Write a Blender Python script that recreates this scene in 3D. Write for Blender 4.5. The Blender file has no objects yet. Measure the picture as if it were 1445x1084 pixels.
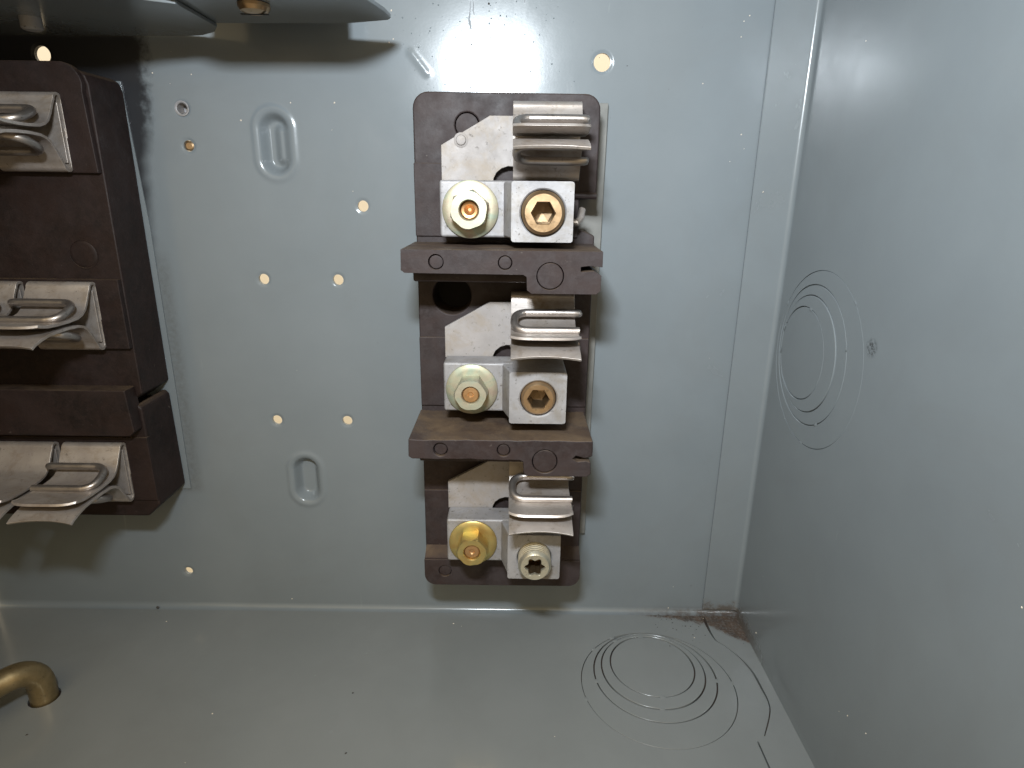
import bpy, bmesh, math, random
from mathutils import Vector, Matrix, noise
from mathutils.geometry import delaunay_2d_cdt
random.seed(7)
S = 0.01            # all numbers below are centimetres; meshes are written in metres
rad = math.radians
sc = bpy.context.scene
COL = sc.collection

# ------------------------------------------------------------------ camera
CAM = Vector((0, -28, 0))
cam_d = bpy.data.cameras.new('camera'); cam = bpy.data.objects.new('camera', cam_d); COL.objects.link(cam)
th, ro = rad(17.3), rad(.69)
Fw = Vector((0, math.cos(th), -math.sin(th))); U0 = Vector((0, math.sin(th), math.cos(th))); X0 = Vector((1, 0, 0))
Rt = math.cos(ro)*X0 + math.sin(ro)*U0; Up = -math.sin(ro)*X0 + math.cos(ro)*U0
m = Matrix((Rt, Up, -Fw)).transposed().to_4x4(); m.translation = CAM*S
cam.matrix_world = m
cam_d.sensor_width = 36; cam_d.lens = 36*880/1445; cam_d.clip_start = .005; cam_d.clip_end = 50
sc.camera = cam
# ------------------------------------------------------------------ world: an evenly lit room
w = bpy.data.worlds.new('World'); sc.world = w; w.use_nodes = True
bg = w.node_tree.nodes['Background']; bg.inputs[1].default_value = 1.0
wn = w.node_tree; tc = wn.nodes.new('ShaderNodeTexCoord'); sx = wn.nodes.new('ShaderNodeSeparateXYZ'); rp_ = wn.nodes.new('ShaderNodeValToRGB')
wn.links.new(tc.outputs['Generated'], sx.inputs[0])
mr = wn.nodes.new('ShaderNodeMapRange'); mr.inputs[1].default_value = -1; mr.inputs[2].default_value = 1; wn.links.new(sx.outputs[2], mr.inputs[0]); wn.links.new(mr.outputs[0], rp_.inputs[0])
e = rp_.color_ramp.elements; e[0].position = .40; e[0].color = (.40, .315, .205, 1); e[1].position = .92; e[1].color = (1.5, 1.15, .62, 1)      # warm ceiling lights above, dim room below
wn.links.new(rp_.outputs[0], bg.inputs[0])
# ------------------------------------------------------------------ the camera's flash, above the lens
fd = bpy.data.lights.new('flash', 'AREA'); fd.shape = 'RECTANGLE'; fd.size = .042; fd.size_y = .016
fd.energy = 1.26; fd.color = (.85, .93, 1.0); fd.spread = rad(152)
fo = bpy.data.objects.new('flash', fd); COL.objects.link(fo)
fo.location = (-.0218, -.28, .0948)
fo.rotation_euler = Vector((.33, 1, -.38)).to_track_quat('-Z', 'Y').to_euler()
# added fill light behind the cabinet, brightening the cream wall seen through the holes
rd = bpy.data.lights.new('wall_fill_light', 'AREA'); rd.shape = 'RECTANGLE'; rd.size = 1.2; rd.size_y = .4; rd.energy = 9.5; rd.color = (1, .92, .82)
rl = bpy.data.objects.new('wall_fill_light', rd); COL.objects.link(rl); rl.location = (-.1, .12, .75); rl.rotation_euler = Vector((0, .4, -1)).to_track_quat('-Z', 'Y').to_euler()
sc.view_settings.view_transform = 'Standard'; sc.view_settings.look = 'None'
sc.view_settings.exposure = 0; sc.view_settings.gamma = 1

# ------------------------------------------------------------------ materials
def mat(name):
    m = bpy.data.materials.new(name); m.use_nodes = True
    nt = m.node_tree; b = nt.nodes['Principled BSDF']
    return m, nt, b
class N:
    def __init__(s, nt): s.nt = nt; s.co = nt.nodes.new('ShaderNodeTexCoord')
    def node(s, t, **k):
        n = s.nt.nodes.new(t)
        for a, v in k.items(): setattr(n, a, v)
        return n
    def link(s, a, b): s.nt.links.new(a, b)
    def noise(s, scale, detail=4, rough=.55, vec=None, dist=0):
        n = s.node('ShaderNodeTexNoise'); n.inputs['Scale'].default_value = scale
        n.inputs['Detail'].default_value = detail; n.inputs['Roughness'].default_value = rough
        n.inputs['Distortion'].default_value = dist
        s.link(vec or s.co.outputs['Object'], n.inputs['Vector']); return n.outputs['Fac']
    def ramp(s, fac, stops):
        n = s.node('ShaderNodeValToRGB'); e = n.color_ramp.elements
        while len(e) < len(stops): e.new(.5)
        for i, (p, c) in enumerate(stops):
            e[i].position = p; e[i].color = (c, c, c, 1) if isinstance(c, (int, float)) else (*c, 1)
        s.link(fac, n.inputs[0]); return n.outputs[0]
    def mix(s, f, a, b, mode='MIX'):
        n = s.node('ShaderNodeMix', data_type='RGBA', blend_type=mode)
        for sock, v in ((n.inputs[0], f), (n.inputs[6], a), (n.inputs[7], b)):
            if hasattr(v, 'is_linked'): s.link(v, sock)
            elif isinstance(v, (int, float)): sock.default_value = v
            else: sock.default_value = (*v, 1)
        return n.outputs[2]
    def math(s, op, a, b=0, c=0, clamp=False):
        n = s.node('ShaderNodeMath', operation=op, use_clamp=clamp)
        for sock, v in zip(n.inputs, (a, b, c)):
            if hasattr(v, 'is_linked'): s.link(v, sock)
            else: sock.default_value = v
        return n.outputs[0]
    def sstep(s, v, a, b):
        n = s.node('ShaderNodeMapRange', interpolation_type='SMOOTHSTEP')
        s.link(v, n.inputs[0]); n.inputs[1].default_value = a; n.inputs[2].default_value = b
        n.inputs[3].default_value = 0; n.inputs[4].default_value = 1
        return n.outputs[0]
    def bump(s, h, dist, strength=1, normal=None):
        n = s.node('ShaderNodeBump'); n.inputs['Distance'].default_value = dist; n.inputs['Strength'].default_value = strength
        s.link(h, n.inputs['Height'])
        if normal: s.link(normal, n.inputs['Normal'])
        return n.outputs[0]

def paint(name, extra=None, ca=(.149, .167, .176), cb=(.164, .183, .191)):
    m, nt, b = mat(name); g = N(nt)
    c = g.ramp(g.noise(22, 5, .6), [(.3, ca), (.7, cb)])
    fine = g.noise(900, 2, .5)
    sm = g.ramp(g.noise(14, 6, .7, dist=1.0), [(.50, 0), (.72, 1)])       # greasy smears and handling marks
    c = g.mix(g.math('MULTIPLY', sm, .16), c, (.125, .125, .118))
    sc_ = g.node('ShaderNodeMapping'); sc_.inputs['Scale'].default_value = (1, 1, .12); sc_.inputs['Rotation'].default_value = (.25, .3, 0); g.link(g.co.outputs['Object'], sc_.inputs[0])
    scr = g.ramp(g.noise(260, 2, .5, vec=sc_.outputs[0]), [(.735, 0), (.76, 1)])
    scr = g.math('MULTIPLY', scr, g.ramp(g.noise(18, 2, .5), [(.52, 0), (.62, 1)]))
    c = g.mix(g.math('MULTIPLY', scr, .22), c, (.30, .31, .31))
    r = g.ramp(g.noise(35, 4, .6), [(.3, .165), (.7, .21)])
    r = g.math('ADD', r, g.math('MULTIPLY', sm, .10))
    if extra: c, r = extra(g, c, r)
    g.link(c, b.inputs['Base Color']); g.link(r, b.inputs['Roughness'])
    b.inputs['Specular IOR Level'].default_value = .40
    b.inputs['Coat Weight'].default_value = .08; b.inputs['Coat Roughness'].default_value = .12
    n1 = g.bump(g.noise(40, 2, .4), .0004, .18)
    n2 = g.bump(fine, .00003, .25, n1)
    g.link(n2, b.inputs['Normal'])
    g.link(n1, b.inputs['Coat Normal'])
    return m
def xyz(g):
    n = g.node('ShaderNodeSeparateXYZ'); g.link(g.co.outputs['Object'], n.inputs[0]); return n.outputs
def panel_extra(g, c, r):
    x, y, z = xyz(g)
    # near-black patch with a ragged edge on the back sheet beside the left block
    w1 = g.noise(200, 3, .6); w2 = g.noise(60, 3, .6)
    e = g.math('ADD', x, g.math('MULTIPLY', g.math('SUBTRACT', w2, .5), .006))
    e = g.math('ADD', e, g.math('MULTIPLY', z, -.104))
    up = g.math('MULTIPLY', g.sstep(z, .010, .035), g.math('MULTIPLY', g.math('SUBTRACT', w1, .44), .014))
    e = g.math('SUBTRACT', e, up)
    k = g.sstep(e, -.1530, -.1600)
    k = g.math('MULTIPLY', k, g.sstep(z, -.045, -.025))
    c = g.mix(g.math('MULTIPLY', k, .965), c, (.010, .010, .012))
    # dusty halo right of the left block
    d = g.math('MULTIPLY', g.sstep(x, -.1505, -.1560), g.math('MULTIPLY', g.sstep(z, -.020, -.04), g.sstep(z, -.1475, -.1425)))
    d = g.math('MULTIPLY', d, g.ramp(g.noise(500, 3, .7), [(.3, .25), (.7, .9)]))
    c = g.mix(g.math('MULTIPLY', d, .55), c, (.075, .07, .06))
    # rust and grime creeping along the bottom seam in the corner
    s = g.math('MULTIPLY', g.sstep(x, .045, .11), g.sstep(z, -.2085, -.2125))
    s = g.math('MULTIPLY', s, g.ramp(g.noise(300, 4, .7), [(.35, .2), (.6, 1)]))
    c = g.mix(g.math('MULTIPLY', s, .8), c, (.055, .032, .02))
    for x0, z0, z1, wd in ((-.0182, .0605, .0735, .0006), (-.0165, .0655, .0735, .0004), (.0035, .070, .0745, .0005)):
        dx = g.math('ABSOLUTE', g.math('ADD', g.math('SUBTRACT', x, x0), g.math('MULTIPLY', g.math('SUBTRACT', g.noise(150, 3, .6), .5), .004)))
        mk = g.math('MULTIPLY', g.sstep(dx, wd, wd*.4), g.math('MULTIPLY', g.sstep(z, z0, z0+.001), g.sstep(z, z1, z1-.004)))
        c = g.mix(g.math('MULTIPLY', mk, .55), c, (.06, .06, .065)); r = g.mix(mk, r, (.5, .5, .5))
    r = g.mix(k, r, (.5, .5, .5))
    return c, r
def floor_extra(g, c, r):
    x, y, z = xyz(g)
    n = g.math('MULTIPLY', g.math('SUBTRACT', g.noise(230, 6, .8), .5), .013)
    # triangle of rust in the corner: widest at the side wall
    lim = g.math('MULTIPLY', g.math('SUBTRACT', x, .060), -.20)
    lim2 = g.math('MULTIPLY', g.sstep(x, .098, .119), -.010)
    q = g.math('SUBTRACT', g.math('ADD', y, n), g.math('ADD', lim, lim2))
    k = g.math('MULTIPLY', g.sstep(q, -.0022, .0012), g.sstep(x, .060, .075))
    k = g.math('MULTIPLY', k, g.ramp(g.noise(700, 4, .7), [(.30, .55), (.55, 1)]))
    tone = g.mix(g.ramp(g.noise(260, 5, .7), [(.3, 0), (.7, 1)]), (.022, .014, .010), (.085, .048, .027))
    c = g.mix(g.math('MULTIPLY', k, .92), c, tone)
    r = g.mix(k, r, (.8, .8, .8))
    return c, r
def wall_extra(g, c, r):
    x, y, z = xyz(g)
    n = g.math('MULTIPLY', g.math('SUBTRACT', g.noise(260, 5, .75), .5), .02)
    q = g.math('ADD', z, n)
    k = g.math('MULTIPLY', g.sstep(q, -.2045, -.2105), g.sstep(y, -.045, -.008))
    c = g.mix(g.math('MULTIPLY', k, .75), c, (.06, .038, .022))
    # a small black scuff
    v = g.node('ShaderNodeVectorMath', operation='DISTANCE'); g.link(g.co.outputs['Object'], v.inputs[0])
    v.inputs[1].default_value = (.1195, -.0779, -.0488)
    sm = g.math('MULTIPLY', g.sstep(v.outputs['Value'], .0042, .0012), g.ramp(g.noise(900, 4, .8), [(.47, 0), (.53, 1)]))
    c = g.mix(g.math('MULTIPLY', sm, .85), c, (.03, .03, .03))
    r = g.mix(k, r, (.8, .8, .8))
    return c, r
M = {}
M['paint'] = paint('grey_enamel')
M['panel'] = paint('grey_enamel_back_blue_lit', panel_extra, (.146, .166, .177), (.161, .181, .192))  # same enamel, bluer: the flash's cold light put into the colour
M['floor'] = paint('grey_enamel_floor_warm_lit', floor_extra, (.160, .171, .170), (.177, .187, .186))  # same enamel, warmer: the room's warm light put into the floor colour
M['wall'] = paint('grey_enamel_side', wall_extra)

def phenolic(name, a, bb, dust, hzc=(.040, .032, .032)):
    m, nt, b = mat(name); g = N(nt)
    c = g.ramp(g.noise(70, 6, .65, dist=.4), [(.3, a), (.7, bb)])
    sp = g.math('MULTIPLY', g.ramp(g.noise(600, 2, .5), [(.70, 0), (.76, 1)]), g.ramp(g.noise(60, 3, .6), [(.5, 0), (.65, 1)]))
    c = g.mix(g.math('MULTIPLY', sp, .4), c, (.25, .22, .19))
    fl = g.ramp(g.noise(260, 6, .8, dist=.5), [(.46, 0), (.66, .75)])
    c = g.mix(fl, c, hzc)
    # settled dust: lies on faces that look up
    geo = g.node('ShaderNodeNewGeometry'); s = g.node('ShaderNodeSeparateXYZ'); g.link(geo.outputs['Normal'], s.inputs[0])
    up = g.math('MULTIPLY', g.sstep(s.outputs[2], .45, .95), g.ramp(g.noise(90, 5, .7), [(.3, .55), (.65, 1)]))
    c = g.mix(g.math('MULTIPLY', up, dust), c, (.115, .078, .048))
    hz = g.ramp(g.noise(38, 5, .7, dist=.6), [(.42, 0), (.66, .8)])
    c = g.mix(hz, c, hzc)
    c = g.mix(g.ramp(g.noise(55, 4, .6, dist=.8), [(.45, 0), (.62, .4)]), c, (bb[0]*1.05, bb[1]*.86, bb[2]*.72))
    g.link(c, b.inputs['Base Color'])
    r = g.ramp(g.noise(120, 4, .6), [(.3, .50), (.7, .70)]); g.link(r, b.inputs['Roughness'])
    g.link(g.bump(g.noise(1100, 3, .6), .00008, .6, g.bump(g.noise(160, 4, .6), .0004, .25)), b.inputs['Normal'])
    b.inputs['Specular IOR Level'].default_value = .28
    return m
M['phen'] = phenolic('brown_phenolic', (.015, .0098, .0095), (.030, .0205, .020), .95)
M['phen2'] = phenolic('dark_red_phenolic', (.006, .0038, .0034), (.014, .0075, .0062), .8, (.022, .013, .0115))

def metal(name, a, bb, rough, scale=60, bump=.25, spots=(.05, .04, .03), spotw=.5, metallic=.9, tint=None, streak=False, stain=None):
    m, nt, b = mat(name); g = N(nt)
    vec = None
    if streak:
        mp = g.node('ShaderNodeMapping'); mp.inputs['Scale'].default_value = (.12, 1, 1); g.link(g.co.outputs['Object'], mp.inputs[0]); vec = mp.outputs[0]
    f = g.noise(scale, 5, .6, dist=.3)
    c = g.ramp(f, [(.3, a), (.7, bb)])
    if tint:
        t = g.noise(130, 3, .5, dist=1.2)
        c = g.mix(.55, c, g.ramp(t, [(.32, tint[0]), (.5, tint[1]), (.66, tint[2])]))
    if stain: c = g.mix(g.ramp(g.noise(85, 6, .75, dist=.5), [(.48, 0), (.72, .8)]), c, stain)
    sp = g.ramp(g.noise(480, 4, .7), [(.60, 0), (.70, 1)])
    c = g.mix(g.math('MULTIPLY', sp, spotw), c, spots)
    g.link(c, b.inputs['Base Color']); b.inputs['Metallic'].default_value = metallic
    r = g.ramp(g.noise(200, 5, .7, vec=vec), [(.3, rough-.08), (.7, rough+.1)]); g.link(r, b.inputs['Roughness'])
    g.link(g.bump(g.noise(700, 4, .65, vec=vec), .00012, bump), b.inputs['Normal'])
    return m
M['tin'] = metal('dull_tin_plate', (.235, .216, .205), (.325, .300, .288), .66, metallic=.2, spotw=.6, stain=(.24, .195, .145))
M['alu'] = metal('scuffed_aluminium', (.22, .212, .215), (.345, .336, .34), .60, metallic=.35, spotw=.9, bump=.6, stain=(.20, .172, .135))
M['clip'] = metal('tarnished_tin_clip', (.33, .29, .265), (.48, .435, .40), .43, metallic=.65, streak=True, spotw=.45, stain=(.25, .19, .13))
M['spring'] = metal('spring_steel', (.30, .27, .25), (.42, .38, .35), .36, metallic=.9)
M['edge'] = metal('bare_worn_lip', (.62, .58, .54), (.80, .76, .72), .30, metallic=.9, bump=.9, streak=True, scale=300)
M['zinc'] = metal('pale_yellow_zinc', (.30, .275, .20), (.42, .395, .31), .54, metallic=.75, tint=((.44, .37, .30), (.48, .455, .34), (.37, .43, .34)), spotw=.15)
M['washer'] = metal('iridescent_washer', (.27, .25, .185), (.38, .355, .27), .54, metallic=.7, tint=((.42, .31, .24), (.42, .40, .28), (.29, .38, .30)), spotw=.35)
M['gold'] = metal('golden_zinc', (.46, .34, .11), (.58, .45, .18), .38, metallic=.85, tint=((.50, .31, .11), (.54, .43, .18), (.42, .42, .20)), spotw=.15)
M['brass'] = metal('bronze_screw', (.34, .22, .12), (.52, .37, .22), .34, metallic=.9, spotw=.4)
M['stud'] = metal('copper_stud', (.48, .27, .12), (.60, .38, .2), .42, metallic=.9)
M['silver_screw'] = metal('pale_set_screw', (.58, .54, .42), (.74, .70, .58), .34, metallic=.85, spotw=.3)
M['socket'] = metal('shaded_socket', (.10, .065, .035), (.24, .17, .10), .35, metallic=.85, spotw=.6)  # darkened brass, the shade inside the recess is in the colour
M['rod'] = metal('tarnished_brass_rod', (.20, .15, .075), (.36, .275, .15), .38, metallic=.8, scale=110, spotw=.5)
m, nt, b = mat('black_void'); b.inputs['Base Color'].default_value = (.012, .010, .009, 1); b.inputs['Roughness'].default_value = .9; M['black'] = m
m, nt, b = mat('groove_dirt'); b.inputs['Base Color'].default_value = (.035, .022, .016, 1); b.inputs['Roughness'].default_value = .9; M['groove'] = m
m, nt, b = mat('beige_fibre'); g = N(nt); g.link(g.ramp(g.noise(120, 4), [(.3, (.12, .12, .11)), (.7, (.17, .165, .15))]), b.inputs['Base Color']); b.inputs['Roughness'].default_value = .7; M['beige'] = m
m, nt, b = mat('cream_wall'); g = N(nt); g.link(g.ramp(g.noise(2, 4), [(.3, (.84, .82, .77)), (.7, (.88, .86, .81))]), b.inputs['Base Color']); b.inputs['Roughness'].default_value = .8; M['cream'] = m
m, nt, b = mat('pale_grit'); b.inputs['Base Color'].default_value = (.62, .54, .44, 1); b.inputs['Roughness'].default_value = .7; M['grit'] = m
m, nt, b = mat('dark_grit'); b.inputs['Base Color'].default_value = (.03, .025, .02, 1); b.inputs['Roughness'].default_value = .7; M['grit_dark'] = m

# ------------------------------------------------------------------ mesh helpers
class MB:
    def __init__(s): s.v = []; s.f = []
    def add(s, vs, fs):
        o = len(s.v); s.v += [Vector(p) for p in vs]; s.f += [tuple(i+o for i in f) for f in fs]; return s
    def box(s, a, b):
        (x0, y0, z0), (x1, y1, z1) = a, b
        return s.add([(x0,y0,z0),(x1,y0,z0),(x1,y1,z0),(x0,y1,z0),(x0,y0,z1),(x1,y0,z1),(x1,y1,z1),(x0,y1,z1)],
                     [(0,3,2,1),(4,5,6,7),(0,1,5,4),(1,2,6,5),(2,3,7,6),(3,0,4,7)])
    def prism(s, pts, a, b, axis='y'):
        n = len(pts)
        P = (lambda u, v, t: (u, t, v)) if axis == 'y' else (lambda u, v, t: (u, v, t)) if axis == 'z' else (lambda u, v, t: (t, u, v))
        vs = [P(u, v, a) for u, v in pts] + [P(u, v, b) for u, v in pts]
        return s.add(vs, [tuple(range(n)), tuple(range(2*n-1, n-1, -1))] + [(i, i+n, (i+1) % n+n, (i+1) % n) for i in range(n)])
    def lathe(s, prof, c, axis=(0, -1, 0), seg=36, closed=False):
        """prof: (radius, height along axis)"""
        ax = Vector(axis).normalized(); u = ax.orthogonal().normalized(); v = ax.cross(u); c = Vector(c)
        vs = []; n = len(prof)
        for r, h in prof:
            for k in range(seg):
                t = 2*math.pi*k/seg; vs.append(c + ax*h + (u*math.cos(t)+v*math.sin(t))*r)
        fs = []
        for i in range(n-1):
            for k in range(seg):
                k2 = (k+1) % seg; fs.append((i*seg+k, i*seg+k2, (i+1)*seg+k2, (i+1)*seg+k))
        fs.append(tuple(range(seg-1, -1, -1))); fs.append(tuple((n-1)*seg+k for k in range(seg)))
        return s.add(vs, fs)
    def tube(s, path, r, seg=12):
        path = [Vector(p) for p in path]; n = len(path); vs = []; up = None
        for i, p in enumerate(path):
            d = (path[min(i+1, n-1)] - path[max(i-1, 0)]).normalized()
            if up is None: up = d.orthogonal().normalized()
            up = (up - d*up.dot(d)).normalized(); q = d.cross(up)
            rr = r(i/(n-1)) if callable(r) else r
            for k in range(seg):
                t = 2*math.pi*k/seg; vs.append(p + (up*math.cos(t)+q*math.sin(t))*rr)
        fs = [(i*seg+k, i*seg+(k+1) % seg, (i+1)*seg+(k+1) % seg, (i+1)*seg+k) for i in range(n-1) for k in range(seg)]
        fs += [tuple(range(seg-1, -1, -1)), tuple((n-1)*seg+k for k in range(seg))]
        return s.add(vs, fs)
def obj(name, mb, material, parent=None, loc=(0, 0, 0), bevel=0, segs=2, angle=32, kind=None, fix=True, weld=False):
    """vertices are in the frame of the thing; loc is the thing's base"""
    me = bpy.data.meshes.new(name); bm = bmesh.new(); L = Vector(loc)
    vs = [bm.verts.new((p-L)*S) for p in mb.v]
    for f in mb.f:
        try: bm.faces.new([vs[i] for i in f])
        except ValueError: pass
    if weld:
        bmesh.ops.remove_doubles(bm, verts=bm.verts, dist=2e-6); bmesh.ops.dissolve_limit(bm, angle_limit=rad(1), verts=bm.verts, edges=bm.edges)
    if fix: bmesh.ops.recalc_face_normals(bm, faces=bm.faces)
    bm.to_mesh(me); bm.free()
    for p in me.polygons: p.use_smooth = True
    me.set_sharp_from_angle(angle=rad(angle))
    me.materials.append(material)
    o = bpy.data.objects.new(name, me); COL.objects.link(o)
    if parent is not None: o.parent = parent
    if parent is None and Vector(loc).length: o.location = L*S
    if bevel:
        b = o.modifiers.new('bevel', 'BEVEL'); b.width = bevel*S; b.segments = segs; b.limit_method = 'ANGLE'; b.angle_limit = rad(32)
        b.harden_normals = True
    if kind: o['kind'] = kind
    return o
def child(name, mb, material, thing, bevel=0, part=None, **k):
    """part of `thing` (an Empty) or, with part given, a sub-part"""
    o = obj(name, mb, material, part or thing, loc=thing['_o'], bevel=bevel, **k)
    return o
def thing(name, label, cat, loc, group=None):
    o = bpy.data.objects.new(name, None); COL.objects.link(o); o.empty_display_size = .01
    o.location = Vector(loc)*S; o['label'] = label; o['category'] = cat; o['_o'] = [float(c) for c in loc]
    if group: o['group'] = group
    return o
def tag(o, label, cat, group=None):
    o['label'] = label; o['category'] = cat
    if group: o['group'] = group
    return o
def arc(cx, cy, r, a0, a1, n):
    return [(cx+r*math.cos(rad(a0+(a1-a0)*i/n)), cy+r*math.sin(rad(a0+(a1-a0)*i/n))) for i in range(n+1)]
def circle(cx, cy, r, n=28): return [(cx+r*math.cos(2*math.pi*i/n), cy+r*math.sin(2*math.pi*i/n)) for i in range(n)]
def rrect(x0, z0, x1, z1, r, n=5):
    return arc(x1-r, z0+r, r, -90, 0, n) + arc(x1-r, z1-r, r, 0, 90, n) + arc(x0+r, z1-r, r, 90, 180, n) + arc(x0+r, z0+r, r, 180, 270, n)
def inside(p, poly):
    c = False; x, y = p; n = len(poly)
    for i in range(n):
        x0, y0 = poly[i]; x1, y1 = poly[(i+1) % n]
        if (y0 > y) != (y1 > y) and x < (x1-x0)*(y-y0)/(y1-y0)+x0: c = not c
    return c
def sheet(outer, holes, P, thick, extra=(), rims=(), h=None, back=True):
    """flat sheet with real holes. P(u, v, d) -> 3D, d = distance behind the face."""
    pts = []; edges = []
    def loop(l):
        o = len(pts); pts.extend(Vector(p) for p in l); edges.extend((o+i, o+(i+1) % len(l)) for i in range(len(l)))
    loop(outer)
    for l in holes: loop(l)
    for l in rims: loop(l)
    pts.extend(Vector(p) for p in extra)
    V, E, Fc, *_ = delaunay_2d_cdt(pts, edges, [], 0, 1e-5)
    mb = MB(); hh = h or (lambda u, v: 0)
    keep = []
    for f in Fc:
        c = sum((V[i] for i in f), Vector((0, 0)))/len(f)
        if inside(c, outer) and not any(inside(c, l) for l in holes): keep.append(tuple(f))
    mb.add([P(v[0], v[1], hh(v[0], v[1])) for v in V], keep)
    for l in [outer]+list(holes):
        n = len(l)
        mb.add([P(u, v, hh(u, v)) for u, v in l] + [P(u, v, hh(u, v)+thick) for u, v in l],
               [(i, (i+1) % n, (i+1) % n+n, i+n) for i in range(n)])
    if back:
        mb.add([P(v[0], v[1], thick) for v in V], keep)
    return mb
def weld_sheet_obj(name, mb, material, **k):
    o = obj(name, mb, material, **k)
    bm = bmesh.new(); bm.from_mesh(o.data); bmesh.ops.remove_doubles(bm, verts=bm.verts, dist=1e-7)
    bmesh.ops.recalc_face_normals(bm, faces=bm.faces); bm.to_mesh(o.data); bm.free()
    o.data.set_sharp_from_angle(angle=rad(40))
    return o
def ss(a, b, x):
    t = max(0, min(1, (x-a)/(b-a))); return t*t*(3-2*t)

# ================================================================== THE SETTING
ZF = -21.28; XW = 11.95; TOP = 24; LEFT = -27.1; FRONT = -19
holes = [(3.50, 4.97, .345, 0), (-13.80, 3.06, .25, 0), (-13.74, 1.61, .22, 0), (-6.54, -.75, .235, 1), (-11.17, -3.95, .235, 1),
         (-7.84, -3.94, .235, 1), (-11.25, -10.68, .235, 2), (-7.88, -10.67, .235, 2), (-16.70, -19.12, .21, 2), (-19.19, 5.01, .33, 0)]
slots = [(-10.09, 1.72, .44, .60, .42), (-10.09, -13.80, .42, .55, .50)]     # x, z, core half-width, half-length, depth
def stad(u, v, s):
    x, z, r, l, d = s
    dz = max(abs(v-z)-l, 0); return math.hypot(u-x, dz)
def panel_h(u, v):
    h = 0
    for s in slots:
        d = stad(u, v, s)
        if d < 1.3:
            h += s[4]*(1-ss(.28, .66, d)) - .05*math.exp(-((d-.80)/.14)**2)
            if s[1] > 0:    # the pressed rib inside the upper slot
                dd = math.hypot(u-(s[0]+.24), max(abs(v-(s[1]-.02))-.52, 0)); h -= .24*(1-ss(.0, .40, dd))
    a, b = Vector((-4.22, 5.22)), Vector((-3.62, 4.50)); q = Vector((u, v)); t = max(0, min(1, (q-a).dot(b-a)/(b-a).length_squared)); d = (q-(a+(b-a)*t)).length
    if d < .4: h -= .030*math.exp(-(d/.13)**2)
    for x, z, r, k in holes:
        d = math.hypot(u-x, v-z)
        if d < r+.2: h += .035*(1-ss(r, r+.13, d))
    return h
extra = []; rims = []
for s in slots:
    i = -24
    for i in range(-24, 25):
        for j in range(-34, 35):
            u = s[0]+i*.05; v = s[1]+j*.055
            if stad(u, v, s) < 1.15: extra.append((u+random.uniform(-.002, .002), v+random.uniform(-.002, .002)))
for i in range(26):
    for j in range(26): extra.append((-4.6+i*.055+random.uniform(-.004, .004), 4.1+j*.06))
for x, z, r, k in holes:
    for dr in (.03, .06, .1, .14, .19): rims.append(circle(x, z, r+dr, 28))
pm = sheet([(LEFT, ZF+.28), (12.3, ZF+.28), (12.3, TOP), (LEFT, TOP)], [circle(x, z, r) for x, z, r, k in holes],
           lambda u, v, d: (u, d, v), .16, extra, rims, panel_h, back=False)
# the sheet bends forward into the bottom
n = 6; prof = [(-.28+.28*math.cos(t), ZF+.28-.28*math.sin(t)) for t in [math.pi/2*i/n for i in range(n+1)]]
vs = [(x, y, z) for x in (LEFT, 12.3) for y, z in prof]
pm.add(vs, [(i, i+1, i+n+2, i+n+1) for i in range(n)])
# blackout behind the sheet is not needed: the box stands free of a cream wall
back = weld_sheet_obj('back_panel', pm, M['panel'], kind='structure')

# cream wall of the room, seen only through the holes
rw = MB().box((-260, 45, -200), (260, 55, 200)); obj('room_wall', rw, M['cream'], kind='structure')

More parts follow.
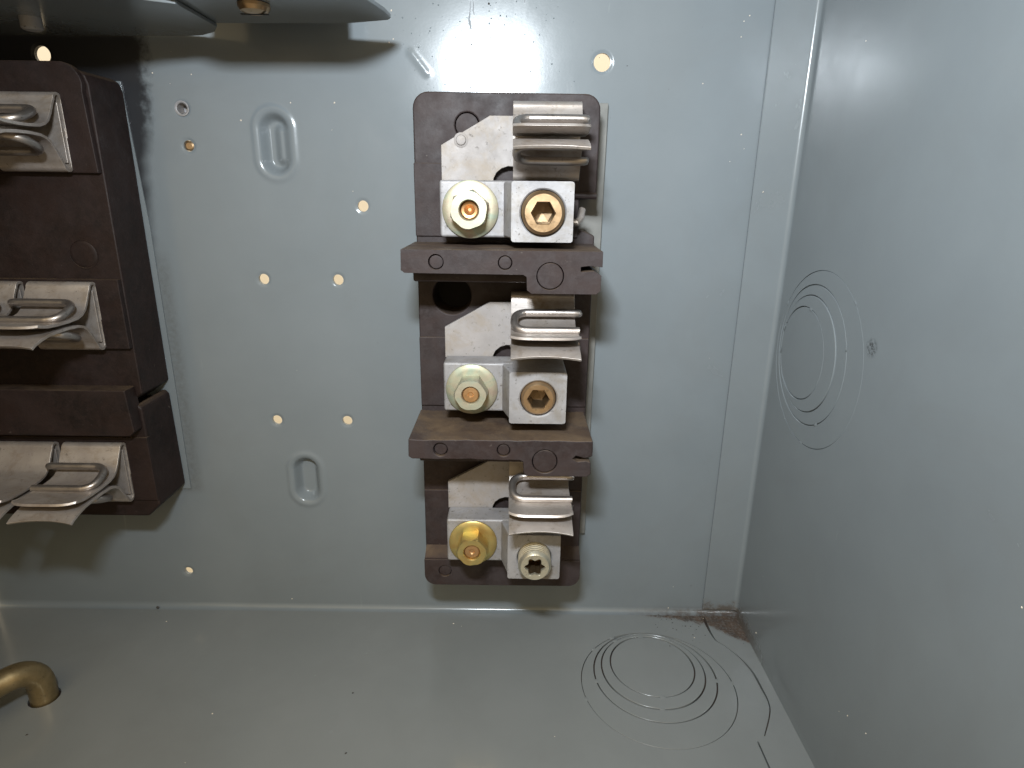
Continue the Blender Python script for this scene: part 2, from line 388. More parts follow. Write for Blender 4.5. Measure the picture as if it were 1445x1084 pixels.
# knockouts: nested eccentric discs cut into a sheet with hairline gaps
def knock(P, sgn, circs, gap, ties, name, parent, matl, rise):
    """circs: (u, v, r) inner to outer, P(u, v, d)."""
    out = []
    for i, (u, v, r) in enumerate(circs):
        mb = MB(); n = 96; g2 = gap/2
        if i == 0:
            mb.add([P(a, b, rise[i]) for a, b in circle(u, v, r-g2-.012, n)] + [P(a, b, rise[i]+.012) for a, b in circle(u, v, r-g2, n)] + [P(a, b, .1) for a, b in circle(u, v, r-g2, n)],
                   [tuple(range(n))] + [(k, (k+1) % n, (k+1) % n+n, k+n) for k in range(n)] + [(k+n, (k+1) % n+n, (k+1) % n+2*n, k+2*n) for k in range(n)])
        else:
            u0, v0, r0 = circs[i-1]; vs = []; ok = []
            for k in range(n):
                t = 2*math.pi*k/n; d = Vector((math.cos(t), math.sin(t)))
                A = Vector((u, v))+d*(r-g2)
                # ray from the inner centre through A meets the inner circle
                q = (A-Vector((u0, v0))); L = q.length; Bp = Vector((u0, v0))+q/L*min(r0+g2, L-.001)
                ok.append(L > r0+g2+.03)
                q = q/L
                B2 = Bp+q*.012; A2 = A-q*.012
                vs += [P(*Bp, rise[i]+.1), P(*Bp, rise[i]+.012), P(*B2, rise[i]), P(*A2, rise[i]), P(*A, rise[i]+.012), P(*A, rise[i]+.1)]
            fs = []
            for k in range(n):
                k2 = (k+1) % n
                if ok[k] and ok[k2]:
                    for a in range(5): fs.append((k*6+a, k2*6+a, k2*6+a+1, k*6+a+1))
            mb.add(vs, fs)
        o = obj('knockout_ring' if i else 'knockout_disc', mb, matl, parent, angle=20); out.append(o)
    for (ci, ang) in ties:
        u, v, r = circs[ci]; t = rad(ang); c = Vector((u+r*math.cos(t), v+r*math.sin(t))); d = Vector((math.cos(t), math.sin(t))); e = Vector((-d.y, d.x))
        q = [c-d*.07-e*.12, c+d*.07-e*.12, c+d*.07+e*.12, c-d*.07+e*.12]
        ti = [c-d*.02-e*.05, c+d*.02-e*.05, c+d*.02+e*.05, c-d*.02+e*.05]
        mb = MB().add([P(p.x, p.y, .004) for p in q]+[P(p.x, p.y, -.022) for p in ti], [(4, 5, 6, 7)]+[(k, (k+1) % 4, (k+1) % 4+4, k+4) for k in range(4)])
        obj('knockout_tie', mb, matl, parent, angle=60)

# floor
crack = [(10.10, -.05), (10.26, -.05), (10.14, -.30), (10.24, -.30), (10.24, -1.0), (10.30, -2.05), (10.62, -2.50), (11.14, -3.40), (11.40, -4.30), (11.44, -5.28), (11.42, -6.05), (11.20, -6.74),
         (10.55, -7.84), (10.52, -7.82), (11.16, -6.71), (11.36, -6.05), (11.345, -5.28), (11.30, -4.34), (11.07, -3.44), (10.58, -2.53), (10.24, -2.10), (10.10, -1.0)]
def smooth(P, k=4):
    n = len(P); out = []
    for i in range(n):
        p0, p1, p2, p3 = (Vector(P[(i+q-1) % n]) for q in range(4))
        if (p2-p1).length < .3: out.append(tuple(p1)); continue
        for j in range(k):
            t = j/k; q = .5*((2*p1)+(p2-p0)*t+(2*p0-5*p1+4*p2-p3)*t*t+(3*p1-p0-3*p2+p3)*t**3); out.append((q.x, q.y))
    return out
crack = crack[:1]+crack[1:2]+smooth(crack)[5:-1] if False else smooth([(a, min(b, -.30)) for a, b in crack][2:])
slit = [(10.12, -8.10), (10.19, -8.10), (10.21, -13), (10.14, -13)]
fcirc = [(6.75, -3.88, 1.94), (6.73, -4.13, 2.37), (6.75, -4.44, 2.78), (6.75, -5.09, 3.45)]
rodc = (-20.14, -6.25)
FP = lambda u, v, d: (u, v, ZF-d)
fm = sheet([(LEFT, -.28), (LEFT, FRONT), (12.2, FRONT), (12.2, -.28)],
           [circle(*fcirc[-1], 96), [(a, min(b, -.30) if b > -.3 else b) for a, b in crack], slit, circle(*rodc, .60, 40)], FP, .15, back=False)
fl = weld_sheet_obj('floor', fm, M['floor'], kind='structure')
knock(FP, 1, fcirc, .060, [(0, 95), (0, 272), (1, 268), (1, 60), (1, 128), (2, 190), (2, 352), (3, 195), (3, 2), (3, 140), (3, 118)], 'floor', fl, M['floor'], [.022, 0, .018, .006])
obj('floor_underside', MB().box((LEFT, FRONT, ZF-1.0), (12.2, -.25, ZF-.2)), M['groove'], kind='structure')
# dirt ledge where the floor meets the corner: raised curl of metal along the crack
cp = [(10.24, -1.0), (10.30, -2.05), (10.62, -2.50), (11.14, -3.40), (11.40, -4.30), (11.44, -5.28), (11.42, -6.05)]
# right wall with a flange welded over the back sheet
n = 8; R = .22
prof = [(10.20, -.02), (10.17, -.06), (10.17, -.12), (10.20, -.15)] + [(XW-R+R*math.sin(math.pi/2*i/n), -.15-R+R*math.cos(math.pi/2*i/n)) for i in range(n+1)]
wm = MB(); z0, z1 = ZF+.30, TOP
wm.add([(x, y, z) for z in (z0, z1) for x, y in prof], [(i, i+1, i+1+len(prof), i+len(prof)) for i in range(len(prof)-1)])
wm.add([(x, y, z0) for x, y in prof[:4]] + [(x, y, z0) for x, y in prof[4:]] + [(XW, 0, z0), (10.2, 0, z0)], [tuple(range(len(prof)+2))])
wcirc = [(-2.86, -6.33, 1.92), (-3.31, -6.25, 2.37), (-3.60, -6.24, 2.82), (-4.07, -6.32, 3.52)]
WP = lambda u, v, d: (XW+d, u, v)
s2 = sheet([(-.15-R, z0), (FRONT, z0), (FRONT, z1), (-.15-R, z1)], [circle(*wcirc[-1], 96)], WP, .15, back=False)
wm.add(s2.v, s2.f)
# the wall's turned-in foot, down to the floor
wm.add([(XW, -.37, z0), (XW, FRONT, z0), (XW-.02, FRONT, ZF+.004), (XW-.02, -.30, ZF+.004)], [(0, 1, 2, 3)])
wl = weld_sheet_obj('right_wall', wm, M['wall'], kind='structure')
knock(WP, 1, wcirc, .038, [(0, 350), (0, 100), (1, 15), (2, 160), (2, 240), (3, 270), (3, 130), (3, 30)], 'wall', wl, M['wall'], [.020, .0, .022, .008])
obj('wall_outside', MB().box((XW+.11, FRONT, ZF), (XW+.5, .1, TOP)), M['paint'], kind='structure')

obj('top_panel', MB().box((LEFT, FRONT, 17), (XW-.005, -.005, 17.15)), M['paint'], kind='structure')
obj('added_shade_board', MB().box((-27.15, FRONT, ZF+.01), (-27, -.3, 16.99)), M['phen2'], kind='structure')  # dark board added out of view to darken the floor at the left

# ================================================================== SCREWS IN THE HOLES
t = thing('screw', 'bronze screw tip filling the lower of two small holes at upper left', 'screw', (-13.74, .3, 1.61))
child('shank', MB().lathe([(.2, -.5), (.2, .22), (.13, .27)], (-13.74, .32, 1.61), seg=20), M['brass'], t)
t = thing('eyelet', 'dark hollow eyelet with bright rim in the upper small hole', 'eyelet', (-13.80, .1, 3.06))
pr = [(.30, .0), (.30, .05), (.25, .055), (.21, .03), (.20, -.55), (.11, -.56), (.11, -.60), (.3, -.60)]
mb = MB(); mb.lathe(pr, (-13.8, .02, 3.06), seg=32); mb.f = mb.f[:-2]
child('rim', mb, M['alu'], t)

# ================================================================== FUSE BLOCK PARTS
Hh = 1.28; CW = 2.56
def clip_profile(lower=False):
    P = [(0, -.2), (0, Hh-.16)]
    P += [(.15-.15*math.cos(rad(a)), Hh-.15+.15*math.sin(rad(a))) for a in range(20, 181, 20)]
    P += [(.42, .95), (.62, .60), (.82, .33), (1.05, .17), (1.35, .085), (1.9, .05), (2.5, .055), (3.0, .085), (3.35, .17), (3.62, .30), (3.80, .44)]
    return P
def jaw(mb, x0, x1, y0, zc, sgn, thick=.112, flare=1.0, corner=.28, nx=12, out=False, L=3.8):
    """bent strip: back leg, fold, inner leg, jaw and flared lip; thickness grows away from the blade gap"""
    P = clip_profile(); n = len(P)
    nor = []
    for i in range(n):
        a = Vector(P[max(i-1, 0)]); b = Vector(P[min(i+1, n-1)]); d = (b-a).normalized(); nor.append(Vector((d.y, -d.x)))
    rows = []
    for j in range(nx+1):
        s = j/nx*2-1; x = x0+(x1-x0)*j/nx
        top = []; bot = []
        for (p, h), nn in zip(P, nor):
            k = ss(2.9, 3.8, p)
            if p > 2.9:
                p2 = p - corner*k*abs(s)**5*1.0 if corner > 0 else p + (-corner)*k*s*s
                h2 = h*(1+ (flare-1)*k) + (.06*k*s*s if corner < 0 else 0)
            else: p2, h2 = p, h
            top.append((x, y0-p2, zc+sgn*h2)); q = -nn*thick
            bot.append((x, y0-p2-q.x, zc+sgn*(h2+q.y)))
        rows.append((top, bot))
    vs = []; fs = []
    for top, bot in rows: vs += top+bot
    w = 2*n
    for j in range(nx):
        a = j*w; b = a+w
        for i in range(n-1):
            fs.append((a+i, b+i, b+i+1, a+i+1)); fs.append((a+n+i, a+n+i+1, b+n+i+1, b+n+i))
        fs.append((a+n-1, b+n-1, b+2*n-1, a+2*n-1)); fs.append((a, a+n, b+n, b))
    for j in (0, nx):
        a = j*w
        for i in range(n-1): fs.append((a+i, a+i+1, a+n+i+1, a+n+i))
    mb.add(vs, fs); return mb
def spring(xc, xo, y0, zc, sgn, r=.155):
    """wire loop lying on a jaw: closed end at xc, open end at xo"""
    d = 1 if xo > xc else -1
    A = Vector((0, -1.12, .62+.10)); B = Vector((0, -2.30, .26))      # back arm and front arm (x, y, z rel.)
    mid = (A+B)/2; half = (B-A)/2; rr = .42
    path = []
    path += [(xo+d*.12, y0+A.y-.02, zc+sgn*(A.z-.45)), (xo+d*.13, y0+A.y, zc+sgn*(A.z-.15)), (xo+d*.06, y0+A.y, zc+sgn*(A.z-.03))] if False else [(xo+d*.10, y0+A.y+.04, zc+sgn*(A.z-.04))]
    path += [(xo-d*.1, y0+A.y, zc+sgn*A.z)]
    hl = half.length
    for i in range(0, 13):
        a = math.pi*i/12
        # squarish U bend
        sx = math.sin(a); cxx = math.cos(a)
        e = .75
        px = xc+d*.62-d*.62*(abs(sx)**e); f = -math.copysign(abs(cxx)**e, cxx)
        q = mid+half*f
        path.append((px, y0+q.y, zc+sgn*q.z))
    path += [(xo-d*.2, y0+B.y, zc+sgn*B.z), (xo+d*.04, y0+B.y, zc+sgn*B.z)]
    # smooth resample
    P = [Vector(p) for p in path]; out = []
    for i in range(len(P)-1):
        p0, p1, p2, p3 = P[max(i-1, 0)], P[i], P[i+1], P[min(i+2, len(P)-1)]
        for k in range(4):
            t = k/4; out.append(.5*((2*p1)+(p2-p0)*t+(2*p0-5*p1+4*p2-p3)*t*t+(3*p1-p0-3*p2+p3)*t**3))
    out.append(P[-1])
    return MB().tube(out, r, 14)
def add_clip(T, x0, x1, y0, zc, closed, label=None, springs=True, jitter=0):
    """fuse clip (part) > lower_jaw, springs (sub-parts)"""
    o = child('fuse_clip', jaw(MB(), x0, x1, y0, zc+.02+jitter, 1, flare=.50), M['clip'], T, bevel=.015)
    if label: o['label'] = label
    child('lower_jaw', jaw(MB(), x0+.02, x1-.02, y0-.03, zc-.02+jitter, -1, flare=.74, corner=-.16), M['clip'], T, bevel=.015, part=o)
    pl = MB().box((x0+.06, y0-.075, zc-Hh+.2), (x1-.06, y0-.155, zc+Hh-.22))
    child('backing_strip', pl, M['clip'], T, bevel=.02, part=o)
    if springs:
        xc, xo = (x0+.14, x1) if closed == 'left' else (x1-.14, x0)
        child('spring_wire', spring(xc, xo, y0, zc+jitter, 1), M['spring'], T, part=o)
        child('spring_wire', spring(xc, xo, y0, zc+jitter, -1), M['spring'], T, part=o)
    return o

def hexpts(cx, cz, r, rot=0): return [(cx+r*math.cos(rad(60*i+rot)), cz+r*math.sin(rad(60*i+rot))) for i in range(6)]
def hexnut(c, y0, y1, r, rot, bore):
    """hex nut with chamfered corners, axis -Y; faces y0 (back) to y1 (front)"""
    cx, cz = c; mb = MB(); n = 48
    def ring(rf, y, cap):
        out = []
        for i in range(n):
            a = 360*i/n+rot; k = ((a-rot) % 60)-30
            hr = r*math.cos(rad(30))/math.cos(rad(k)); hr = min(hr, cap)*rf
            out.append((cx+hr*math.cos(rad(a)), y, cz+hr*math.sin(rad(a))))
        return out
    H = y1-y0
    rings = [ring(1, y0, 9), ring(1, y0+H*.84, 9), ring(1, y0+H*.94, r*.975), ring(1, y1, r*.905)]
    rings += [[(cx+rr*math.cos(2*math.pi*i/n+rad(rot)), yy, cz+rr*math.sin(2*math.pi*i/n+rad(rot))) for i in range(n)] for rr, yy in ((bore+.03, y1), (bore, y1-H*.06), (bore, y0+H*.2))]
    vs = sum(rings, []); fs = []
    for q in range(len(rings)-1):
        for i in range(n): fs.append((q*n+i, q*n+(i+1) % n, (q+1)*n+(i+1) % n, (q+1)*n+i))
    return mb.add(vs, fs)
def setscrew(c, y0, y1, r, sock, kind, depth):
    """threaded plug with hex or star socket"""
    cx, cz = c; n = 48; mb = MB()
    def sring(k, y):
        out = []
        for i in range(n):
            a = 360*i/n+15
            if kind == 'hex':
                kk = (a % 60)-30; hr = sock*math.cos(rad(30))/math.cos(rad(kk))
            else: hr = sock*(.86+.14*math.cos(rad(6*a)))
            out.append((cx+hr*k*math.cos(rad(a)), y, cz+hr*k*math.sin(rad(a))))
        return out
    cr = lambda rr, y: [(cx+rr*math.cos(rad(360*i/n+15)), y, cz+rr*math.sin(rad(360*i/n+15))) for i in range(n)]
    rings = []; H = y0-y1; k = max(2, int(H/.14))
    for i in range(k):
        yy = y0-(H-.1)*i/k; st = (H-.1)/k
        rings += [cr(r, yy), cr(r, yy-st*.35), cr(r*.93, yy-st*.5), cr(r*.93, yy-st*.85)]
    rings += [cr(r, y1+.15), cr(r*.88, y1+.02), cr(r*.85, y1), sring(1.07, y1), sring(1, y1+.04), sring(.99, y1+.12)]
    so = MB(); sr = [sring(1.0, y1+.10), sring(.97, y1+depth), sring(.93, y1+1.0), cr(.02, y1+1.05)]
    sv = sum(sr, []); so.add(sv, [(q*n+i, q*n+(i+1) % n, (q+1)*n+(i+1) % n, (q+1)*n+i) for q in range(3) for i in range(n)])
    vs = sum(rings, []); fs = []
    for q in range(len(rings)-1):
        for i in range(n): fs.append((q*n+i, q*n+(i+1) % n, (q+1)*n+(i+1) % n, (q+1)*n+i))
    return mb.add(vs, fs), so

# ------------------------------------------------------------------ central block
T = thing('fuse_block', 'tall narrow three-pole brown fuse block with two jutting shelves, centre of the back panel', 'fuse block', (-.4, 0, -17.7))
zt, zb = 3.55, -17.72
base_out = [(-4.0+.0, zb+.55)] + arc(-3.55, zb+.5, .5, 180, 270, 5)[1:] + [(2.75, zb)] + arc(2.75, zb+.5, .5, 270, 360, 5)[1:] + \
    [(3.28, -17.0), (3.28, -1.75), (2.95, -1.62), (2.62, -1.5), (2.62, -.35), (3.28, -.30)] + arc(2.70, zt-.6, .58, 0, 90, 6) + arc(-3.35, zt-.6, .60, 90, 180, 6)
BP = lambda u, v, d: (u, -2+d, v)
wob = lambda u, v: .02*noise.noise(Vector((u*.7, v*.7, 3)))
bm_ = sheet(base_out, [circle(-2.55, -4.25, .80, 40), circle(-1.86, 2.36, .47, 32)], BP, 1.88, back=False)
body = child('base', bm_, M['phen'], T, bevel=.07, weld=True)
child('sunken_disc', MB().lathe([(.435, -.2), (.435, -.01), (.40, .0)], (-1.86, -1.985, 2.36), seg=36), M['phen'], T, part=body)
child('bore_shade_disc', MB().lathe([(.79, 0), (.79, .05)], (-2.55, -.3, -4.25), seg=36), M['black'], T, part=body)  # black disc stands in for the shade deep in the hole
# stepped pads under each pole
for z0, z1 in ((.97, -1.84), (-6.02, -9.1), (-13.21, -16.2)):
    child('pad', MB().prism([(-3.97, z1), (2.58 if z0 > 0 else 3.25, z1), (2.58 if z0 > 0 else 3.25, z0), (-3.97, z0)], -1.95, -2.10), M['phen'], T, bevel=.04, part=body)
# ledge beside the first pole
child('ledge', MB().tube([(2.4, -2.2, -.18), (3.25, -2.25, -.20)], .13, 10), M['phen'], T, part=body)
# bottom lip
lipo = [(-3.97, -16.42)]+arc(-3.45, -17.25, .52, 180, 270, 6)+arc(2.75, -17.25, .52, 270, 360, 6)+[(3.27, -16.42)]
lo = child('bottom_lip', sheet(lipo, [circle(-3.02, -17.02, .30, 32)], lambda u, v, d: (u, -2.82+d, v), .87, back=False), M['phen'], T, bevel=.06, segs=3, weld=True)
child('sloping_top', MB().prism([(-1.95, -16.0), (-2.75, -16.36), (-2.75, -16.6), (-1.95, -16.6)], -3.95, 3.25, 'x'), M['phen'], T, part=lo)
child('moulded_disc', MB().lathe([(.28, -.3), (.28, -.02), (.26, 0), (.1, .01)], (-3.02, -2.76, -17.02), seg=32), M['phen'], T, part=lo)
# fibre plate behind
child('backing_plate', MB().prism([(-3.6, -16.45), (3.74, -16.45), (3.80, 3.42), (-3.6, 3.42)], -.02, -.30), M['beige'], T, bevel=.03)

def worn_outline(o, amp, seed):
    out = []
    for i in range(len(o)):
        a, b = Vector(o[i]), Vector(o[(i+1) % len(o)]); L = (b-a).length; n = max(1, int(L/.32)); d = (b-a)/L; nn = Vector((d.y, -d.x))
        for k in range(n):
            p = a+(b-a)*k/n; q = noise.noise(Vector((p.x*1.9, p.y*1.9, seed)))*amp if k else 0
            out.append(tuple(p+nn*q))
    return out
def shelf_out(dz, worn):
    z0, z1 = -2.07+dz, -2.92+dz
    o = [(-4.03, z0+.0), (-4.05, z1+.12), (-3.92, z1+.02), (.35, z1), (.48, z1-.08), (.50, z1-.55), (.66, z1-.68), (3.02, z1-.68), (3.17, z1-.55)]
    if worn: o += [(3.14, z1-.06), (2.94, z1+.02), (2.62, z1-.03), (2.42, z1+.07), (2.55, z1+.22), (2.9, z1+.12), (3.2, z1+.2)]
    else: o += [(3.17, z1+.0), (2.9, z1+.16), (2.42, z1+.12), (2.42, z1+.3), (2.7, z1+.34), (3.2, z1+.30)]
    o += [(3.19, z0)]
    return o
for dz, worn, lab in ((0, False, 'upper shelf with a clean square notch at its right end'), (-7.28, True, 'lower shelf with a chipped notch at its right end')):
    o = worn_outline(shelf_out(dz, worn), .045, dz) if worn else shelf_out(dz, worn)
    SD = ((-2.78, -2.50, .28, .10), (-.30, -2.50, .26, .05), (1.33, -2.96, .50, .03))
    sh = sheet(o, [circle(cx, cz+dz, r, 36) for cx, cz, r, dd in SD], lambda u, v, d: (u, -5.40+d, v), 3.45, back=False)
    so = child('shelf', sh, M['phen'], T, bevel=.09, segs=4, weld=True); so['label'] = lab
    z0, z1 = -2.07+dz, -2.92+dz
    child('underside_rib', MB().prism([(-3.72, z1+.1), (-3.72, z1-.38), (.55, z1-.38), (.55, z1+.1)], -1.97, -4.75), M['phen'], T, bevel=.08, part=so)
    for cx, cz, r, dd in SD:
        child('moulded_disc', MB().lathe([(r-.03, -.4), (r-.03, -.02), (r-.05, 0), (r*.5, .006)], (cx, -5.385+dd, cz+dz), seg=36), M['phen'], T, part=so)
# poles
PL = [(-2.82, .30), (-2.82, 1.60), (-.95, 2.66), (.6, 2.66), (.6, .55), (0.05, .84), (-.25, .86), (-.5, .78), (-.70, .62), (-.80, .42), (-.82, .30)]
def pole(k, dz, nutm, wm_, scm, kind, ystick, nrot, zs, dx=0, lx=0):
    pl = child('terminal_plate', MB().prism([(x, z+dz) for x, z in PL], -2.40, -2.60), M['tin'], T, bevel=.025)
    if k == 0:
        child('pressed_dimple', MB().lathe([(.28, 0), (.24, .02), (.20, .03), (.17, .10), (.10, .12)], (-2.05, -2.6, 1.78), seg=24), M['tin'], T, part=pl)
    add_clip(T, -.08, -.08+CW, -2.62, 1.74+dz, 'left')
    # lug: flange and block joined by a neck
    z0, z1 = .32+dz+zs, -1.74+dz+zs
    fl_ = MB().prism([(-2.78+lx, z1), (-2.78+lx, z0), (.1+lx, z0), (.1+lx, z1)], -2.62, -3.80)
    lug = child('lug', fl_, M['alu'], T, bevel=.10, segs=3)
    cx0, cx1 = -.10+lx, 2.12+lx; cz0, cz1 = .30+dz+zs, -1.80+dz+zs; cc = ((cx0+cx1)/2+.02, (cz0+cz1)/2-.02)
    # neck slope
    child('neck', MB().prism([(-.42+lx, -3.7), (cx0+.02, -4.90), (cx0+.3, -4.8), (.2+lx, -2.8), (-.42+lx, -2.8)], z0-.03, z1+.03, 'z'), M['alu'], T, bevel=.08, part=lug)
    hr = .80 if k == 0 else .72
    cube = sheet(rrect(cx0, cz1, cx1, cz0, .10, 4), [circle(*cc, hr, 44)], lambda u, v, d: (u, -5.0+d, v), 2.35,
                 rims=[circle(*cc, hr+.05, 44)], h=lambda u, v: .05 if math.hypot(u-cc[0], v-cc[1]) < hr+.01 else 0, back=False)
    child('lug_block', cube, M['alu'], T, part=lug)
    sw, sk = setscrew(cc, -3.6, ystick, hr-.035, .42, kind, .42)
    child('set_screw', sw, scm, T, part=lug, angle=28)
    child('screw_socket', sk, M['socket'], T, part=lug)
    # washer, nut and stud
    wc = (-1.63, -.72+dz+zs*.5); 
    wa = MB(); wa.lathe([(1.02, 0), (1.05, .02), (1.05, .10), (1.02, .125), (.80, .16), (.3, .165)], (wc[0], -3.81, wc[1]), seg=56)
    wo = child('washer', wa, wm_, T)
    nu = child('hex_nut', hexnut(wc, -3.96, -4.74, .73 if k == 0 else .68, nrot, .35), nutm, T, bevel=0)
    child('stud', MB().lathe([(.34, 0), (.34, .52), (.29, .57), (.12, .575), (.08, .53)] if k else [(.34, 0), (.34, .30), (.29, .35), (.2, .33), (.06, .12)], (wc[0], -4.06, wc[1]), seg=32), M['stud'], T, part=nu)
    return lug
pole(0, 0, M['zinc'], M['washer'], M['brass'], 'hex', -5.32, 20, 0)
pole(1, -7.07, M['zinc'], M['washer'], M['brass'], 'hex', -5.06, 2, .08, lx=.0)
pole(2, -14.14, M['gold'], M['gold'], M['silver_screw'], 'star', -5.72, 8, .06)
# bent wire end poking out beside the first lug
child('wire_end', MB().tube([(2.2, -2.9, -1.15), (2.45, -2.95, -1.2), (2.6, -2.8, -1.02), (2.68, -2.5, -.72)], .14, 10), M['clip'], T)

# ------------------------------------------------------------------ left block
T = thing('fuse_block', 'wide dark reddish-black fuse block at the left edge with side by side clips', 'fuse block', (-20, 0, -14.2))
XS = -16.05; YF = -2.45
def at(u, v, Y):
    d = Fw*880+(u-722.5)*Rt-(v-542)*Up; return CAM+d*((Y-CAM.y)/d.y)
# upper body and lower body, split by a notch on the side
up_ = [(-26.9, 4.15), (XS-.35, 4.10), (XS-.10, 3.95), (XS, 3.6), (XS, -8.65), (XS-.95, -9.30), (-26.9, -9.30)]
body = child('base', MB().prism(up_, -.12, YF+.12), M['phen2'], T, bevel=.07)
lo_ = [(-26.9, -9.30), (XS-.8, -9.42), (XS-.25, -9.10), (XS-.06, -9.3), (XS+.02, -13.95), (XS-.6, -14.55), (-26.9, -14.55)]
child('lower_base', MB().prism(lo_, -.12, YF), M['phen2'], T, bevel=.10, segs=3)
# proud pads that carry the clips, one per pole, and the cross bar
child('clip_pad', MB().prism([(-26.9, 4.35), (-17.15, 4.35)] + arc(-16.95, 3.55, .80, 80, 5, 5) + [(XS-.14, 3.3), (XS-.06, .42), (-26.9, .42)], YF+.2, YF-.12), M['phen2'], T, bevel=.04)
child('clip_pad', MB().prism([(-26.9, -3.68), (XS-.06, -3.68), (XS-.05, -6.60), (-26.9, -6.60)], YF+.2, YF-.12), M['phen2'], T, bevel=.04)
child('clip_pad', MB().prism([(-26.9, -10.62), (XS-.02, -10.62), (XS-.0, -13.7), (-26.9, -13.7)], YF+.2, YF-.08), M['phen2'], T, bevel=.04)
child('cross_bar', MB().prism([(-26.9, -8.28), (XS-.28, -8.28), (XS-.16, -10.15), (XS-.40, -10.36), (-26.9, -10.36)], YF+.2, YF-.62), M['phen2'], T, bevel=.06)
for z in (-2.7,):
    child('moulded_disc', MB().lathe([(.60, 0), (.60, .02), (.55, .02), (.54, .0), (.50, .02), (.4, .025)], (-17.45, YF+.12, z), seg=40), M['phen2'], T)
# strip of sheet metal behind the block
child('backing_plate', MB().prism([(-26.9, 4.0), (-16.14, 4.05), (-15.86, -1.72), (-15.84, -8.47), (-15.86, -14.33), (-26.9, -14.33)], -.012, -.09), M['paint'], T, bevel=.01)
for q, zc in enumerate((1.86, -5.17, -12.20)):
    add_clip(T, -17.05-CW, -17.05, -2.58, zc, 'right')
    if q: add_clip(T, -20.0-CW, -20.0, -2.58, zc, 'right', springs=(q == 1))
    else: add_clip(T, -20.0-CW, -20.0, -2.58, zc, 'right')

# ================================================================== TOP BRACKET
T = thing('bracket', 'grey sheet metal bracket jutting out across the top left corner', 'bracket', (-9, -4, 5.8))
ZS = 5.80
rp = [(-11.6, -1.74), (-6.27, -1.95), (-4.66, -2.50), (-4.50, -2.74), (-4.56, -3.6), (-5.05, -5.9), (-5.5, -6.8), (-9.6, -7.0), (-10.6, -5.75), (-12.1, -5.2)]
rpo = child('right_plate', MB().prism(rp, ZS+.02, ZS+.17, 'z'), M['paint'], T, bevel=.03)
child('rear_flange', MB().box((-11.5, -1.93, ZS+.16), (-6.35, -1.80, ZS+2.6)), M['paint'], T, bevel=.02, part=rpo)
lp = [(-26.9, -.22), (-13.2, -.30), (-12.3, -.55), (-11.6, -1.1), (-11.15, -1.9), (-11.12, -4.9), (-11.9, -5.3), (-13.2, -7.2), (-26.9, -7.4)]
child('left_plate', MB().prism(lp, ZS-.14, ZS, 'z'), M['paint'], T, bevel=.03)
sc1 = Vector((-8.75, -4.45, ZS))
so = child('screw', MB().lathe([(.52, 0), (.52, .10), (.44, .22), (.25, .29), (.1, .30)], sc1, axis=(0, 0, -1), seg=32), M['brass'], T)
child('slot', MB().box((sc1.x-.46, sc1.y-.05, ZS-.285), (sc1.x+.46, sc1.y+.05, ZS-.31)), M['black'], T, part=so)
sc2 = Vector((-17.3, -3.0, ZS-.14))
child('screw', MB().lathe([(.34, 0), (.34, .35), (.26, .42), (.1, .43)], sc2, axis=(0, 0, -1), seg=28), M['alu'], T)

# ================================================================== BENT ROD
cx, cy = rodc; pts = [(cx, cy, ZF-1.2), (cx, cy, ZF-.3), (cx, cy, ZF+.75)]
dirx = Vector((-.55, -.83, 0)).normalized(); Rb = .95
for i in range(1, 11):
    a = math.pi/2*i/10; c = Vector((cx, cy, ZF+.75))+dirx*Rb
    pts.append(c-dirx*Rb*math.cos(a)+Vector((0, 0, Rb*math.sin(a))))
e = Vector(pts[-1]); pts += [e+dirx*2, e+dirx*8, e+dirx*20]
o = obj('bent_rod', MB().tube(pts, .52, 28), M['rod'], loc=(cx, cy, ZF)); tag(o, 'thick tarnished brass rod bent over and passing down through the bottom panel', 'rod')

# ================================================================== GRIT
def flakes(name, spots, material, seed):
    rnd = random.Random(seed); mb = MB()
    for P, nrm, r in spots:
        P = Vector(P); nrm = Vector(nrm); u = nrm.orthogonal().normalized(); v = nrm.cross(u); k = 6; a0 = rnd.random()*6
        ring = [P+(u*math.cos(a0+6.283*i/k)*rnd.uniform(.6, 1.2)+v*math.sin(a0+6.283*i/k)*rnd.uniform(.5, 1.0))*r for i in range(k)]
        mb.add(ring+[P+nrm*r*.7], [(i, (i+1) % k, k) for i in range(k)])
    o = obj(name, mb, material, kind='stuff', angle=20); return o
A = [(1050,30),(1046,52),(1058,22),(992,118),(1046,190),(1030,228),(1050,210),(1075,271),(1150,36),(1222,58),(340,170),(410,145),(472,145),(408,177),(215,103),(240,118),(270,105),
     (412,845),(415,860),(235,877),(943,858),(950,828),(893,861),(1196,1010),(1032,861),(498,270),(552,15),(555,55),(549,60),(640,880),(980,900),(1067,893),(1222,1035),(300,1007),(1442,857)]
pp = []
rnd = random.Random(3)
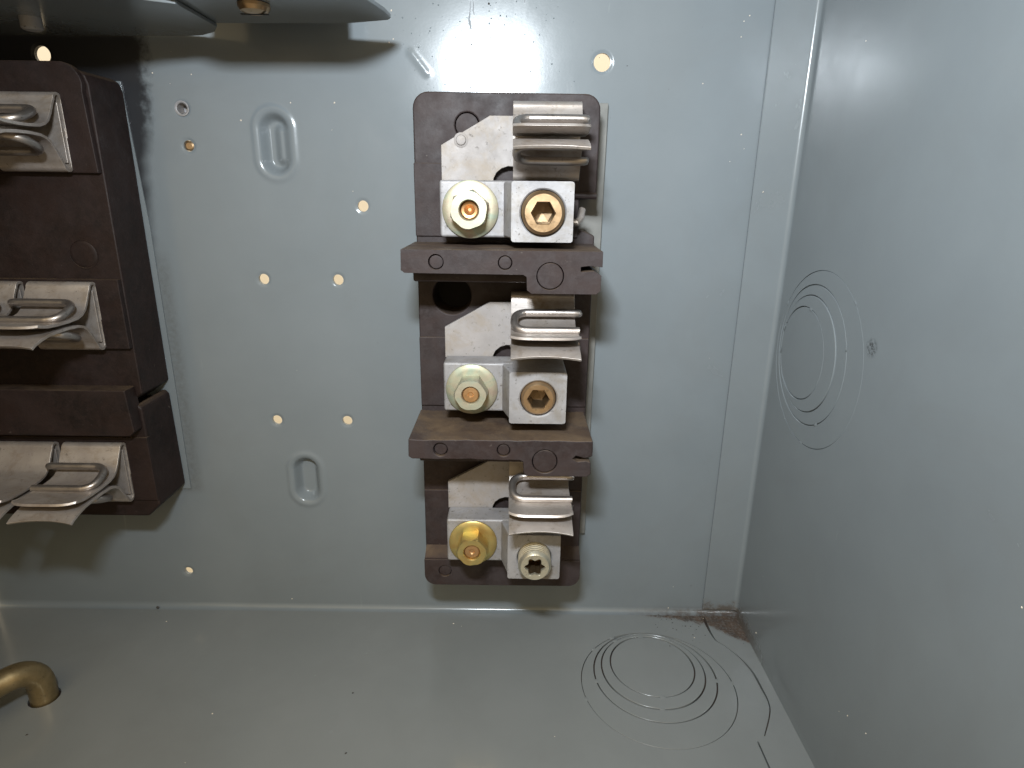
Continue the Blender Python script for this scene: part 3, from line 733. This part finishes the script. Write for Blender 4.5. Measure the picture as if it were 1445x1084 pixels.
for u, v in A:
    p = at(u, v, 0)
    if p.x > XW-.3:
        d = Fw*880+(u-722.5)*Rt-(v-542)*Up; p = CAM+d*(XW/d.x); nr = (-1, 0, 0)
    elif p.z < ZF+.1:
        d = Fw*880+(u-722.5)*Rt-(v-542)*Up; p = CAM+d*(ZF/d.z); nr = (0, 0, 1)
    else: nr = (0, -1, 0); p.y = -.16 if p.x > 10.2 else 0
    pp.append((p, nr, rnd.uniform(.02, .045)))
for i in range(16):
    q = rnd.random()
    if q < .4: pp.append(((rnd.uniform(-15, 10), 0, rnd.uniform(-20, 9)), (0, -1, 0), rnd.uniform(.008, .02)))
    elif q < .7: pp.append(((rnd.uniform(-22, 11.5), rnd.uniform(-10, -.4), ZF), (0, 0, 1), rnd.uniform(.01, .025)))
    else: pp.append(((XW, rnd.uniform(-14, -1), rnd.uniform(-20, 8)), (-1, 0, 0), rnd.uniform(.008, .02)))
for i in range(160):   # clusters stuck in the paint above the central block
    pp.append(((rnd.gauss(-1.2, 2.1), 0, rnd.gauss(6.2, 1.5)), (0, -1, 0), rnd.uniform(.012, .045)))
flakes('pale_grit', [q for q in pp[:51]], M['grit'], 5)
flakes('paint_nibs', [q for q in pp[51:] if q[0][2] > 3.8], M['panel'], 6)
dp = [(at(227, 856, 0)+Vector((0, -.25, .12)), (0, -1, 0), .12), (at(885, 93, 0), (0, -1, 0), .03), (at(975, 827, 0), (0, -1, 0), .03), (at(690, 5, 0), (0, -1, 0), .05)]
for u, v in [(38, 1037), (488, 1063), (498, 978), (1020, 862), (1160, 1000)]:
    d = Fw*880+(u-722.5)*Rt-(v-542)*Up; dp.append((CAM+d*(ZF/d.z), (0, 0, 1), .06))
for i in range(90): dp.append(((rnd.uniform(7.5, 11.7), -abs(rnd.gauss(0, 1.1))-.1, ZF), (0, 0, 1), rnd.uniform(.01, .05)))
for i in range(15): dp.append(((rnd.uniform(-15, 10), 0, rnd.uniform(-20, 9)), (0, -1, 0), rnd.uniform(.006, .02)))
flakes('dark_grit', dp, M['grit_dark'], 8)
# the helper property is only used while building
for o in bpy.data.objects:
    if '_o' in o: del o['_o']
